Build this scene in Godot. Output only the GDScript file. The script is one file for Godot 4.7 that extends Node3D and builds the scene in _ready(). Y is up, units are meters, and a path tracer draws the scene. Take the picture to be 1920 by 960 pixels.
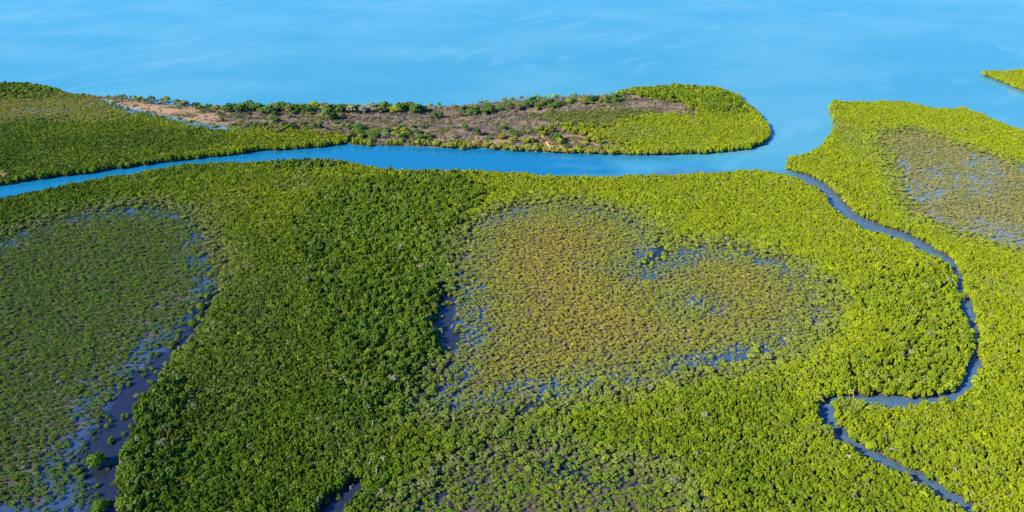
extends Node3D
# An estuary seen from a drone 200 m up: mangrove islands, a heart-shaped clearing of low scrub, winding creeks, a sandy spit and the sea.
# Outlines are in metres on the ground: x, z, x, z ... (x to the east, -z to the north).
const LAND_WEST := [-627.1,-724.4,-503.5,-706.6,-449.3,-694.6,-418.6,-689.6,-389.7,-676.5,-380.9,-670.6,-359.9,-666.4,-342,-661.8,-322.4,-658,-303.5,-649.8,-275.1,-638.9,-243.1,-634.6,-198.7,-631,-155.4,-630.3,-112.2,-630.3,-69.5,-634.6,-43.6,-637.4,-26.3,-643.2,0,-651.3,26.8,-657.3,54.1,-663.3,77,-667.2,95.6,-671.1,107.8,-678.3,124.3,-681.4,143.6,-686.3,166,-683,184.1,-671.7,189.9,-657.9,190.4,-633.2,192.7,-621.3,192.8,-601.4,192.9,-582.4,190.4,-568,185,-554.2,176.9,-543.1,165.5,-535.6,149.2,-530.3,126,-526.1,103.6,-525.1,81.4,-525.1,59.4,-527.1,37.2,-528.2,22.4,-530.3,7.5,-533.4,-7.5,-535.6,-22.7,-538.8,-41.5,-537.7,-60.7,-540.9,-76.1,-543.1,-98.9,-543.1,-112.4,-544.2,-117.2,-549.7,-122.4,-546.4,-136.3,-539.8,-150.7,-536.6,-172.4,-533.4,-192.4,-525.1,-212.5,-518.9,-238.3,-510,-259.5,-500.3,-283,-490,-297.7,-484.5,-311.7,-478.3,-324.4,-470.4,-352.8,-451.3,-403.3,-415.2]
const LAND_HEART := [-394.1,-382.7,-342.4,-421.8,-321.9,-434.5,-308.3,-443.9,-294.5,-454.4,-279.4,-463.6,-259,-477.5,-236.1,-488.4,-215.5,-498.8,-189.1,-504.6,-163.8,-504,-148.5,-507,-129.2,-509.3,-114.5,-507,-98.6,-497.2,-83.7,-491.5,-62.5,-488.7,-50.5,-490.9,-38.2,-488.7,-20.8,-487.5,0,-484.8,27.4,-480.2,54.7,-479.3,82,-479.3,103,-482,127.7,-484.8,152.8,-488.4,166.7,-488.4,173.3,-483.8,182.9,-474,187.1,-461,188.8,-446.1,187.8,-427.6,191.7,-414.6,196.3,-403.1,210.4,-387.4,216.6,-375.6,221.7,-366.5,222.1,-356,216,-339.9,210.3,-322.6,206.7,-308.8,202.2,-295.8,193.7,-281.7,186.7,-270.4,179.2,-262.1,170.3,-256.9,162.4,-255.9,154.8,-255.6,146.7,-256.6,136.3,-257.3,127.6,-256.6,121.8,-253.9,117.7,-248,117.2,-240.7,117.1,-234.3,118.7,-227.8,122.6,-222.6,127.7,-216,134.3,-209.6,140.4,-202.8,145.5,-194.8,147.6,-190.1,150.5,-184.1,147.6,-163.2,-229.2,-163.2]
const LAND_EAST := [181.1,-497.8,187.5,-509,192.6,-513.9,206.5,-523,218.1,-535.6,230.7,-555.3,243.7,-581.2,251,-605.3,255.6,-626.8,263.2,-641,270,-638.6,296.1,-638.6,320.1,-638.6,340.4,-621.6,359,-623.7,367.3,-599.2,377.5,-566.5,397.6,-512.2,466,-487.3,297.2,-272.2,197.6,-165.7,159.4,-165.7,158.3,-187.4,154.6,-194.5,151.6,-200.9,147,-208.4,141.3,-214.4,136.8,-217.1,131.9,-223.7,126.6,-230.3,124.4,-237.8,125.8,-246.3,128.9,-251.3,131.5,-251.4,136.8,-249.4,144.1,-246.8,149.8,-245.8,156.6,-247.1,166.4,-248.4,175.3,-251.4,184.9,-259.4,193.2,-269.3,199.5,-279.8,207.8,-295.8,213.7,-311,217.8,-325,222.2,-339.9,228.6,-356,230.6,-369,228.4,-382.9,220.5,-402.2,211.9,-410.3,202.8,-424.5,201.1,-440.3,201.1,-461.1,198.7,-476.5,191.9,-489.1,184.9,-494.6]
const LAND_ISLET := [431.1,-731.7,450.8,-731.6,480.6,-740.9,582.5,-765.8,633.4,-731.7,481.5,-556.5,451,-641,439.9,-675.8,436.6,-703.7]
const POOL_SLOUGH := [-147.1,-343.6,-142.8,-339.9,-143,-326.5,-142.9,-314.2,-141.3,-300.9,-142.1,-292.5,-145,-282.9,-145.5,-274.5,-142.6,-264.2,-144.5,-255.2,-145.3,-249.9,-142.8,-240.9,-140.3,-231.8,-140.1,-220.4,-137.6,-210.2,-124.1,-186.3,-136.1,-186.3,-143.8,-205.1,-151,-211.8,-157.2,-217.7,-155.9,-228.9,-156.3,-240.9,-158.8,-251.2,-158.4,-264.9,-155,-276,-150.5,-287.6,-148,-296.7,-149.2,-309.7,-151.3,-322.6,-149.4,-333.3]
const POOL_MIDDLE := [-36.1,-333.3,-31.6,-336.4,-26.2,-332.3,-26.4,-322.6,-24,-311.5,-21.9,-292.7,-25.1,-284,-29.7,-290.5,-34.9,-298,-37.2,-311.7,-34.5,-320.2]
const POOL_NEAR := [-66.5,-188.5,-64.4,-197.3,-61.4,-201.6,-58.6,-206.1,-55.5,-209.7,-51.1,-209.7,-51.2,-203.6,-54.2,-197.8,-54.9,-186.3]
const POOL_CLEFT := [79.6,-394.9,81.7,-391.7,84.7,-385.3,86.1,-377.9,78,-370,69.7,-363,66.2,-361.9,69,-372.6,75.8,-379.8]
const POOL_FOOT := [3.3,-248.6,10.6,-255.2,13.4,-252.6,9.1,-246.1,5.1,-243.2]
const POOL_BRIM := [-345.6,-655.8,-334.5,-649.8,-311.6,-632.5,-289.4,-620,-268.3,-609.2,-247.9,-598.8,-228,-588.6,-197,-580,-194.4,-566.5,-221.3,-569.4,-239.1,-577.2,-251.4,-584.6,-272.1,-598.6,-294,-611.8,-318,-628.2,-335.3,-643.5]
const POOL_SPIT := [-119.6,-556.5,-115.5,-557.6,-114.9,-549.7,-115.7,-543.1,-118.5,-542]
const POOL_SALT := [-62,-555.3,-57.5,-556.5,-52.9,-547.5,-56.3,-543.1,-62.1,-547.5]
const POOL_TIP := [108.7,-615.9,116.8,-615.9,121.8,-610.5,113.2,-604,108.4,-605.3]
const POOL_TINY := [85,-329.4,87.7,-329.9,87.3,-326.9,84.7,-326.5]
const HEART := [80,-390.4,76.9,-408.3,68.6,-426,51.2,-439.5,32.4,-446.5,12.9,-444.9,-6.3,-431.9,-21.3,-413.8,-29.8,-391.7,-31.8,-370.2,-29.3,-347.8,-23.9,-327.4,-23.6,-304.4,-26.7,-279.8,-31.5,-264.9,-33.5,-251.2,-26.8,-245.4,-12.4,-246,4.2,-249.2,21.2,-255.2,38.8,-261.4,56.8,-266.4,75.6,-273,92,-276.7,109.9,-284.5,127.2,-295.8,142.6,-313.3,150.8,-329.9,151.7,-347.8,148.6,-363.3,138.2,-374.9,123.6,-384.1,104.4,-388.5,89.3,-385.3]
const BOWL_WEST := [-319.9,-364.4,-292,-382.2,-283.4,-397.5,-266.4,-422.3,-242,-437.2,-215.5,-442.6,-191,-428.2,-167.4,-394.9,-147.5,-353.2,-143.6,-327.4,-143.7,-295.8,-152.3,-264.9,-154.9,-241.6,-154,-218.2,-132,-186.3,-216,-186.3]
const BOWL_EAST := [274.6,-568,302.9,-574,319.1,-542,334.3,-513.9,361.7,-487.3,303.4,-364.4,283.4,-377.4,268.9,-387.2,249.9,-401.5,238,-428.2,245.6,-469.6,259.6,-515.9]
const BOWL_NEAR := [-39.4,-186.3,-30.8,-202.6,-22.3,-211.5,-11.4,-217.7,3.8,-221.5,23,-220.9,41.4,-215,54.7,-204.6,60,-186.3]
const OLIVE_WEST := [-504,-635.3,-428.6,-655.8,-379.5,-664.9,-347.4,-658.8,-303.8,-624.1,-303.4,-607.9,-334,-597.5,-375.2,-605.3,-411.6,-582.4]
const TALL := [-122.2,-415.2,-118,-452.9,-105.4,-473.9,-81.6,-473.9,-56.1,-491.9,-31.1,-482.7,-19.9,-461.1,-27.9,-422.3,-30.1,-382.2,-28.9,-342.5,-36,-317.9,-36.1,-291.7,-36.3,-257.9,-48.9,-241.6,-62.3,-247.9,-74.6,-291.7,-92,-342.5,-111.6,-382.2]
const TALL_BANK := [-160.4,-515.9,-133.8,-528.2,-118.2,-524,-107.3,-504.1,-140.8,-494.6,-163.7,-501.3]
const TALL_TIP := [99.8,-668,127.1,-696.9,170.8,-703.7,198.2,-680.6,196.1,-621.3,173.2,-614.5,150.6,-628.2,128.5,-649.8]
const TALL_CREEK := [164.5,-332.3,220.6,-364.4,215.9,-332.3,203.8,-295.8,180.1,-259.7,161,-255.2,136.3,-257.3,130.5,-264.9,161.3,-276,178.1,-304.4]
const TALL_WESTEND := [-534.8,-680.6,-520.5,-731.7,-463.3,-717.5,-430.7,-710.5,-395.2,-691.9,-391.7,-671.1,-430.3,-658.8]
const BARE := [-368.9,-671.1,-305.8,-655.8,-278,-646.8,-201,-639.6,-70.1,-641,18,-660.3,77.7,-674.2,99.3,-671.1,111.6,-655.8,135.7,-641,146,-626.8,152.3,-615.9,144.9,-600.1,125.1,-605.3,95.9,-605.3,81.3,-587.4,48.4,-582.4,36.1,-578.8,51.5,-570.4,69.9,-556.5,85.6,-543.1,90,-533.4,70.7,-529.2,37.1,-526.1,-22.6,-536.6,-98.4,-539.8,-113,-540.9,-120.4,-556.5,-157.8,-566.8,-203.3,-574,-254.3,-593.7,-299,-622.7,-342.4,-652.8]
const BARE_WEST := [-368.5,-498.4,-342.3,-502.2,-334.1,-496.5,-323.4,-487.3,-322.9,-480.1,-327.8,-476.5,-350.9,-469.6]
const BARE_TIP := [176.8,-629.6,185.9,-628.2,186.5,-618.6,182.6,-611.9,176.2,-613.2]
const BARE_EAST := [348.4,-629.6,356.8,-631,356.4,-621.3,349.1,-618.6]
const LOW_SCRUB := [10.4,-605.3,33.8,-614.5,63.8,-620,102.5,-622.7,116.4,-615.9,105.5,-600.1,89.7,-589.9,49.2,-593.7,16.6,-600.1]
const LOW_SCRUB_B := [32.7,-592.4,61.3,-591.1,85,-584.9,67.9,-575.2,48.3,-580]
const GREEN_PATCH := [-130.4,-220.9,-153.7,-257.9,-147.8,-276,-136.6,-257.9,-120.8,-220.9,-118.4,-195.4,-129.1,-195.4]
# spit shrubs: x, z, radius, height, tone
const SPIT_SHRUBS := [-299.9,-649.8,3.7,5.19,3,-286.7,-645.4,4.14,5.13,1,-274.4,-639.6,4.08,4.05,2,-266.9,-636.7,4.29,5.02,2,-255.6,-628.2,3.28,4.94,0,-247.2,-618.6,3.23,4.37,0,-240.3,-615.9,2.29,3.38,0,-245.8,-629.6,3.27,4.43,0,-237.5,-625.5,3.24,4.39,1,-139.6,-598.8,5.58,8.58,0,-181.4,-592.4,4.75,5.91,0,-211.1,-600.1,2.21,3.73,0,-207.2,-591.1,1.96,2.3,0,-195.2,-584.9,2.15,3.17,0,-190.3,-584.9,1.72,2.71,0,-185.8,-580,2.98,4.03,0,-179.5,-577.6,2.54,3.56,2,-172.6,-578.8,1.69,4,1,-167,-574,2.51,4.4,0,-162.8,-576.4,3.14,5.73,0,-153.8,-574,2.91,3.5,2,-148.3,-577.6,2.5,3.95,2,-144.5,-578.8,2.09,3.52,0,-138.1,-572.8,1.65,2.61,2,-128.7,-574,1.65,2.17,2,-122.4,-574,2.47,3.9,0,-172.7,-604,1.75,2.76,0,-191.3,-598.8,2.19,3.23,0,-185.8,-607.9,2.65,4.65,0,-231,-611.9,2.04,2.87,0,-227.2,-605.3,1.8,2.36,0,-60.9,-601.4,2.96,5.34,0,-56.5,-602.6,3.17,5.34,0,-39.3,-606.6,3.18,4.47,0,-33.9,-607.9,2.98,4.48,0,-28.6,-611.9,3.42,5.4,0,-119.4,-575.2,2.47,3.47,0,-114.6,-575.2,3.29,5.19,0,-111.6,-564.5,4.04,3.83,0,-106.3,-565.7,2.02,3.4,0,-100.1,-558.7,3.59,5.04,0,-98.9,-569.2,2.64,3.42,0,-101.1,-549.7,2.36,3.32,0,-101.4,-542,1.95,3.69,1,-92.2,-569.2,3.04,3.84,0,-92.6,-557.6,3.18,3.35,3,-85.1,-559.9,3.19,3.36,0,-79.4,-561,2.79,2.94,0,-74.8,-558.7,2.98,3.76,0,-68,-553.1,2.75,3.72,0,-63.4,-549.7,2.34,3.29,1,-83.5,-578.8,2.46,2.16,0,-74.3,-578.8,1.84,2.59,0,-67.7,-577.6,2.04,2.15,0,-88.5,-589.9,3.13,2.2,3,-35.8,-572.8,3.02,5.52,0,-41.1,-555.3,3.14,2.89,3,-25.9,-562.2,3.17,5.01,0,-17.8,-553.1,1.95,2.47,0,-6.2,-555.3,3.13,4.53,1,0,-548.6,3.1,4.49,1,2.3,-561,3.95,3.74,0,7.8,-562.2,1.98,3.33,0,9.2,-545.3,3.08,4.46,1,14.5,-546.4,2.7,3.66,2,-11.6,-577.6,1.62,2.14,0,-6,-575.2,2.83,3.83,0,21,-570.4,3.21,5.07,1,28.4,-566.8,3.39,5.88,1,28.5,-551.9,2.92,4.1,0,33.4,-549.7,3.89,5.32,0,40.3,-568,2.8,4.22,1,45.7,-565.7,2.99,4.2,1,51.2,-561,2.97,4.59,1,57.3,-554.2,2.95,5.38,1,59.8,-547.5,3.5,5.32,1,62.4,-543.1,2.32,3.66,1,36.1,-543.1,2.69,3.24,2,66,-556.5,1.97,2.91,2,72.3,-549.7,1.76,2.47,1,16.9,-533.4,2.65,3.58,1,-22.7,-611.9,2.99,4.5,0,-17.3,-614.5,3.86,6.32,0,-9.4,-620,3.24,5.01,0,-0.9,-625.5,3.49,4.13,0,4.3,-626.8,2.62,3.68,0,10.8,-629.6,3.73,5.54,0,18.2,-633.9,4.41,6.04,0,24.3,-635.3,2.43,4.19,0,27.9,-638.1,2,4.21,0,34.9,-629.6,3.73,4.62,0,20.1,-622.7,2.17,2.74,1,30.9,-617.2,1.94,2.72,1,46.2,-643.9,2.91,3.78,2,52.1,-646.8,2.48,3.32,0,57.5,-642.5,3.14,3.77,1,63.4,-645.4,3.6,4.74,0,69.4,-648.3,2.72,4.29,0,85.4,-652.8,3.2,4.33,0,78,-649.8,2.72,3.35,2,91.3,-657.3,2.76,4.36,0,-227.1,-616.8,4.02,6.43,0,-223.4,-615.2,3.46,7.17,0,-221.2,-619.7,3.99,7.16,0,-215.8,-615.9,4.06,7.17,0,-212.8,-620.3,3.91,7.34,0,-208.9,-622,5.59,6.72,0,-202.9,-620.7,4.69,5.92,0,-196.4,-615.8,5.43,5.22,0,-191.6,-615.8,5.14,6.39,0,-187.6,-619,4.88,5.75,2,-184.2,-622.3,5.4,6.7,0,-178.1,-617,4.69,5.51,2,-173.4,-617.5,3.51,6.2,0,-171,-620.1,4.45,6.49,0,-165.4,-616.9,3.58,5.79,0,-162.5,-620,5.5,5.57,0,-157.7,-622,3.45,7.43,1,-154.7,-622.6,5.04,5.84,0,-147.5,-615.7,5.23,7.12,2,-143.2,-621.1,3.52,6.17,0,-140,-620,4.27,5.14,0,-135.5,-614.6,3.7,6.39,0,-133.2,-621.8,3.83,5.27,0,-127.9,-614.8,4.74,6.46,3,-124.1,-620.1,4.74,5.18,3,-118,-614.6,3.99,6.54,3,-115.2,-619.1,3.79,6.21,3,-111.6,-617.4,4.37,6.04,3,-108.5,-622.4,3.76,5.68,3,-103.7,-615.6,5.15,5.36,2,-100.3,-621.7,5.58,6.39,0,-93.2,-616.6,4.86,6.16,1,-89,-615.4,3.76,7.13,0,-86,-620.1,4.88,6.01,1,-81.7,-619.9,5.23,5.94,0,-75.9,-614.9,5.33,6.52,0,-71.7,-616.4,5.43,5.62,0,-47.2,-625.5,2.73,3.25,2,-42.5,-626.2,2.37,2.95,2,-37.8,-627,2.32,2.84,2,-33.1,-627.8,2.67,2.6,2,-28.4,-628.5,2.11,3.15,2,-228.1,-628.4,2.5,4.43,2,-220.5,-626.1,2.96,3.3,1,-213.8,-627.6,3.38,4.42,3,-206.3,-626.9,2.19,3.11,3,-200.9,-629.7,3.04,3.59,3,-192,-628.6,2.53,3.02,3,-185.6,-625.6,2.36,3.6,2,-180.1,-630,2.68,4.62,2,-173,-626.2,2.71,4.32,0,-166.5,-627.2,3.51,4.61,2,-159.4,-629.5,3.29,4.51,0,-150.1,-626.1,2.52,3.31,0,-144,-628.8,2.03,3.86,2,-138.3,-627.8,2.95,3.8,2,-129.7,-626.6,2.56,4.66,1,-125.6,-625.9,2.08,3.82,2,-119.8,-625.8,2.88,3.74,2,-113.2,-629.7,2.69,4.25,2,-104.8,-628.2,2.52,3.93,1,-97.4,-625.9,2.26,3.47,3,-91.1,-626,3.02,2.92,1,-82.1,-627.1,2.26,3.39,2,-75.5,-627.8,2.91,4.18,0,-71.2,-554.6,2.02,3.29,2,-79.7,-554.4,1.9,4,0,-109.9,-565.5,3.26,2.6,0,-69.1,-559.2,3.18,2.58,2,-78.7,-566.8,2.18,2.81,1,-60.3,-554.9,2.4,2.9,0,-103.4,-566.3,1.84,2.52,1,-92.6,-562.9,3.13,2.96,2,-83.8,-569.9,1.93,4.2,0,-84.6,-567.1,1.96,2.67,0,-82.1,-563.9,2.77,2.25,0,-117.2,-572.4,1.92,3.01,1,-79.5,-562.4,3.33,2.65,1,-104.7,-560.2,2.13,4.11,0,-114.2,-573.5,3.47,2.78,0,-76.3,-560.3,3.31,3.93,0,-86.3,-560.1,2.95,3.26,1,-96.3,-569.6,2.31,3.22,2,-108.9,-558.2,2.21,2.93,0,-69.2,-565.9,2.42,3,0,-103,-561.4,2.29,3.78,0,-109.7,-558.7,3.12,2.6,1,-118.2,-558.1,2.66,3.98,2,-60.6,-558.4,3.24,4.03,2,-101,-570.7,2.69,2.54,2,-82.3,-556,2.26,3.43,2,-85.5,-572.3,2.86,2.68,1,-100.7,-557.3,2.79,2.81,0,-66.4,-555.4,3.17,3.44,0,-84,-563.1,3.38,2.85,0,-110.9,-573.7,2.7,3.94,0,-117.2,-562.3,2.36,3.4,0,-79.5,-570.4,3.4,3.89,1,-71.1,-570.8,2.18,2.71,0,76.9,-639.5,1.81,4,0,4.9,-623.2,3.2,4.15,2,72.8,-642.8,2.61,2.77,1,89,-645.2,3.56,3.09,2,63.2,-639.6,2.67,2.76,0,20.9,-632.7,3.69,3.09,1,85.3,-642.1,2.63,4.14,0,-8.8,-624.6,1.8,2.89,2,47.6,-636.6,3,3.07,0,40,-634,3.63,2.92,0,77.6,-645.7,2.04,3.19,1,33.5,-638.7,1.97,3.56,0,-27.3,-614.4,2.29,3.54,0,80.5,-651.9,3.56,2.83,0,58.5,-637.2,3.13,2.96,2,41.5,-633.9,3.3,4.29,0,-20,-625.5,3.62,4.48,0,47.6,-641.4,3.64,3.93,1,-28.9,-623.6,2.01,3.39,1,29.4,-635.7,3.25,4.28,0,-18.8,-624.1,2.32,3.12,0,84.1,-645,2.59,3.65,0,85.6,-651.6,2.54,4.75,0,-39.9,-621.9,2.32,3.86,2,84.3,-647.3,1.9,3.11,1,-20.8,-615.7,2.91,3.06,0,16.7,-635.5,1.83,4.15,1,-14.8,-625.4,2.92,2.42,0,21.2,-626.1,2.78,2.71,0,37.3,-634.7,3.21,2.38,1,-203.8,-589.7,2.12,2.01,2,-201.9,-583.7,1.99,2.32,2,-128.1,-580.1,2.07,2.5,2,-203.9,-599.6,2.03,2.61,2,-165.4,-579.4,1.89,2.88,0,-134.7,-589.3,2.52,1.97,0,-170.1,-611.1,2.41,3.08,0,-157.9,-611.3,2.42,2.06,0,-206.5,-610.8,1.98,3.11,0,-158.7,-583,1.94,2.78,0,-136.5,-601.5,1.83,1.82,2,-222.6,-595.7,1.43,2.46,0,-195.5,-579.7,2.51,2.9,0,-151.2,-583.5,1.37,1.9,0,-127.5,-592.3,1.94,1.87,2,-157.2,-588,1.93,2.53,0,-223.4,-595.5,1.51,2.01,2,-173.1,-586.6,1.45,2.59,0,-170.1,-613,1.38,2.24,3,-146.2,-589.4,2.5,1.99,2,-174.8,-603.1,2.13,2.08,3,-122.6,-589.9,1.3,2.52,0,-200.6,-589.6,2.05,2.65,3,-131.4,-606.5,1.51,3.13,2,-154,-591.7,2.07,2.16,0,-192,-579.1,2.3,2.24,0,19.1,-568.7,3.39,2.6,0,10.3,-534.5,3.03,3.75,1,21.8,-562.4,3.32,3.32,1,45.5,-534.3,2.37,3.41,1,57.9,-568.7,1.9,2.55,1,34,-542.5,2.59,4.4,1,38.2,-537,1.92,3.1,0,54.3,-549,2.52,4.38,2,42.9,-568.9,2.06,3.48,1,55.5,-568.8,1.97,2.81,2,52.4,-541.7,3.09,3.07,1,63,-556.2,3.22,2.7,1,60.3,-533.1,2.97,3.82,2,69.1,-557.3,2.14,4.28,1,65.6,-560.8,2.32,2.58,1,44.9,-541,2.08,3.47,2,-66.3,-544.2,2.75,4.13,4,-60.9,-543.1,2.96,4.06,4,-52.3,-540.9,3.21,4.59,4,-46.1,-538.8,2.71,3.8,4,-41.6,-539.8,3.14,4.43,4,-34.7,-536.6,2.47,3.74,4,-28.7,-537.7,2.43,4.08,4,-23.5,-540.9,3.21,4.7,4,-18.1,-538.8,3.22,3.99,4,-13.5,-535.6,2.85,3.41,4,-9.1,-537.7,2.75,3.82,4,-3.8,-536.6,2.73,4.19,4,0.7,-533.4,3.04,4.69,4,5.3,-534.5,3.19,3.24,4,11.2,-533.4,3.02,3.88,4,16.4,-531.3,2.82,4.28,4,23.9,-532.4,3.1,4.03,4,27.6,-530.3,3.06,3.9,4,32.1,-530.3,2.91,4.08,4,36.5,-529.2,2.38,3.17,4,41,-529.2,2.48,3.71,4,45.5,-530.3,2.56,3.7,4,49.9,-529.2,2.68,3.54,4,54.3,-528.2,3.01,4.23,4,58.8,-529.2,2.3,3.35,4,63.1,-527.1,2.95,3.55,4,67.5,-527.1,2.71,4.02,4,72.9,-528.2,2.78,3.44,4,77.2,-527.1,2.45,4.54,4,82.3,-526.1,2.75,3.48,4,86.8,-527.1,3.17,3.99,4,91.9,-526.1,2.58,3.61,4,97.1,-526.1,2.66,3.4,4,101.7,-527.1,3,4.67,4,107.5,-526.1,2.91,4.32,4]
const LONE_TREES := [-147.2,-217.1,-138.7,-224.9,-137.3,-229.5,-136.7,-216,-129.7,-208.9,-129.5,-197.3,-136.3,-195.9,-135,-199.2,-141.4,-253.9,-134.2,-263.2,-144.9,-307.9,-146.3,-322.6,-146.5,-332.3,-149.5,-244.1,-144.2,-284.5]
const SNAGS := [-50.6,-213.4,-48.8,-217.7,-55.4,-205.6,-46.7,-209.7,-53.4,-199.7,-45.3,-215.5,-43.8,-226,-55.7,-246,-52.4,-234.8,-46.5,-257.9,-44.8,-276,-138.3,-227.2,-148.1,-228.9,-138.4,-215.5,-163.1,-276,85.8,-328.4,192.7,-377.4,136,-256.2,120,-217.7,309.9,-515.9,-57.7,-206.4,-31.9,-300.1,-27.8,-306.6,-52.6,-201.4]
# stands of one kind: x, z, half width, half depth, tone, share
const STANDS := [167.8,-628.2,20.3,32.7,2,0.7,130.2,-547.5,47.6,16.2,0,0.7,90.4,-564.5,24.1,16.8,3,0.5,126.5,-664.9,28.1,24.4,1,0.5,-83.6,-422.3,28.3,44.2,1,0.7,-66.5,-461.1,16.8,16.9,2,0.5,-61.7,-332.3,15.6,40.4,1,0.5,247.3,-553.1,12.7,49.8,3,0.55,90.5,-244.7,32.7,24.1,1,0.55,46.4,-223.7,44.3,18.1,1,0.6,-2,-232.4,26.4,12.5,3,0.3,-135,-469.6,15.8,16.1,3,0.55,-131.2,-515.9,18.9,10.4,3,0.4,96.4,-210.2,28.4,17.7,1,0.45,135.5,-249.6,9.2,7.4,3,0.6,119.1,-232.4,5.5,8.4,3,0.4,192.2,-376.1,4.3,5.3,3,0.7,269.8,-515.9,24.5,33.9,0,0.6,359.1,-582.4,33.1,43.7,0,0.6,162.6,-295.8,33.8,51.1,0,0.5,165,-415.2,48.7,52.4,0,0.7,-306.2,-515.9,62.9,29,2,0.5,-252.8,-547.5,67.5,24.6,2,0.6,-153.2,-547.5,40,9.3,1,0.5,-127.6,-223.7,8.7,19.5,2,0.4,-156,-437.2,26.8,36.3,0,0.4,-113.1,-332.3,16.1,31.2,3,0.3,-241.4,-473.9,60.3,13.6,1,0.6,-94.3,-295.8,22.1,39.4,1,0.6,-104.6,-257.9,20.5,33.4,1,0.5,-62.4,-226.6,18.4,18.6,3,0.3,-117.6,-279.8,28.9,49.8,3,0.32,-87.4,-332.3,15.8,30.7,3,0.3,-104.4,-223.7,25.3,31.6,1,0.3,-174.9,-408.3,19.4,51.4,3,0.35,-140.7,-364.4,20.4,36.3,3,0.3,-44.4,-272.2,13.6,30.5,3,0.25]
const LOG := [20.4,-563.4,27.5,-535.6]
const X0 := -640
const Z0 := -790
const GW := 1280
const GD := 650
const CAMERA_HEIGHT := 200.0

var land := PackedByteArray()      # 0 water, 1 west, 2 heart, 3 east, 4 islet
var zone := PackedByteArray()      # kinds of cover, see Z_*
var shore := PackedFloat32Array()  # metres to the water's edge, positive on land
var open_shore := PackedFloat32Array()  # the same for the sea, the channel and the creek alone
var basin := PackedFloat32Array()  # metres to the edge of the low scrub, positive inside
const Z_DENSE := 0
const Z_HEART := 1
const Z_WEST := 2
const Z_EAST := 3
const Z_NEAR := 4
const Z_OLIVE := 5
const Z_TALL := 6
const Z_BARE := 7
const Z_LOW := 8
const Z_POOL := 9

var rng := RandomNumberGenerator.new()
var broad := FastNoiseLite.new()
var patchy := FastNoiseLite.new()
var fine := FastNoiseLite.new()
var streak := FastNoiseLite.new()
var camera: Camera3D
var materials := {}
var used_names := {}
var ico_points: Array[Vector3] = []
var ico_faces: Array = []
var tree_foliage: Array[ArrayMesh] = []
var tree_wood: Array[ArrayMesh] = []
var shrub_foliage: Array[ArrayMesh] = []
var bush_foliage: Array[ArrayMesh] = []
var bush_wood: Array[ArrayMesh] = []
var wood: StandardMaterial3D
var bleached: StandardMaterial3D
var leaf_tinted: StandardMaterial3D


func _ready() -> void:
	rng.seed = 20
	set_camera()
	set_light()
	set_noise()
	draw_maps()
	build_materials()
	build_ground()
	build_water()
	build_shade_volume()
	build_plant_meshes()
	plant_forests()
	plant_spit()
	plant_lone_trees()
	plant_dry_brush()
	lay_dead_wood()


func set_camera() -> void:
	camera = Camera3D.new()
	camera.name = "camera"
	camera.position = Vector3(0, CAMERA_HEIGHT, 0)
	camera.rotation_degrees = Vector3(-28, 0, 0)
	camera.fov = rad_to_deg(2.0 * atan(0.3185))
	camera.near = 1.0
	camera.far = 20000.0
	add_child(camera)
	camera.current = true


func set_light() -> void:
	var sky_look := ProceduralSkyMaterial.new()
	sky_look.sky_top_color = Color(0.065, 0.30, 0.64)
	sky_look.sky_horizon_color = Color(0.42, 0.71, 0.86)
	sky_look.sky_curve = 0.16
	sky_look.ground_bottom_color = Color(0.12, 0.30, 0.42)
	sky_look.ground_horizon_color = Color(0.50, 0.78, 0.93)
	var sky := Sky.new()
	sky.sky_material = sky_look
	var env := Environment.new()
	env.background_mode = Environment.BG_SKY
	env.sky = sky
	env.tonemap_mode = Environment.TONE_MAPPER_LINEAR
	env.tonemap_exposure = 2.2
	env.volumetric_fog_enabled = true
	env.volumetric_fog_density = 0.0
	env.sdfgi_enabled = true
	env.ssao_enabled = true
	env.ssil_enabled = true
	var around := WorldEnvironment.new()
	around.environment = env
	add_child(around)
	var sun := DirectionalLight3D.new()
	sun.name = "sun"
	sun.light_energy = 1.6
	sun.light_color = Color(1.0, 0.95, 0.85)
	sun.light_angular_distance = 0.5
	sun.shadow_enabled = true
	add_child(sun)
	sun.look_at_from_position(Vector3(-0.76, 0.54, 0.34) * 100.0, Vector3.ZERO)


# A thin unseen fog volume, added behind the camera to shade the western basin.
func build_shade_volume() -> void:
	var m := FogMaterial.new()
	m.density = 0.0014
	m.albedo = Color(1, 1, 1)
	var o := FogVolume.new()
	o.name = "added_shade_cloud"
	o.shape = RenderingServer.FOG_VOLUME_SHAPE_ELLIPSOID
	o.size = Vector3(620, 150, 560)
	o.position = Vector3(-945, 450, 95)
	o.material = m
	add_child(o)
	o.set_meta("kind", "structure")


func set_noise() -> void:
	for a in [[broad, 0.012, 3, 7], [patchy, 0.045, 3, 11], [fine, 0.21, 2, 5], [streak, 0.02, 4, 23]]:
		a[0].noise_type = FastNoiseLite.TYPE_SIMPLEX_SMOOTH
		a[0].frequency = a[1]
		a[0].fractal_octaves = a[2]
		a[0].seed = a[3]


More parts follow.
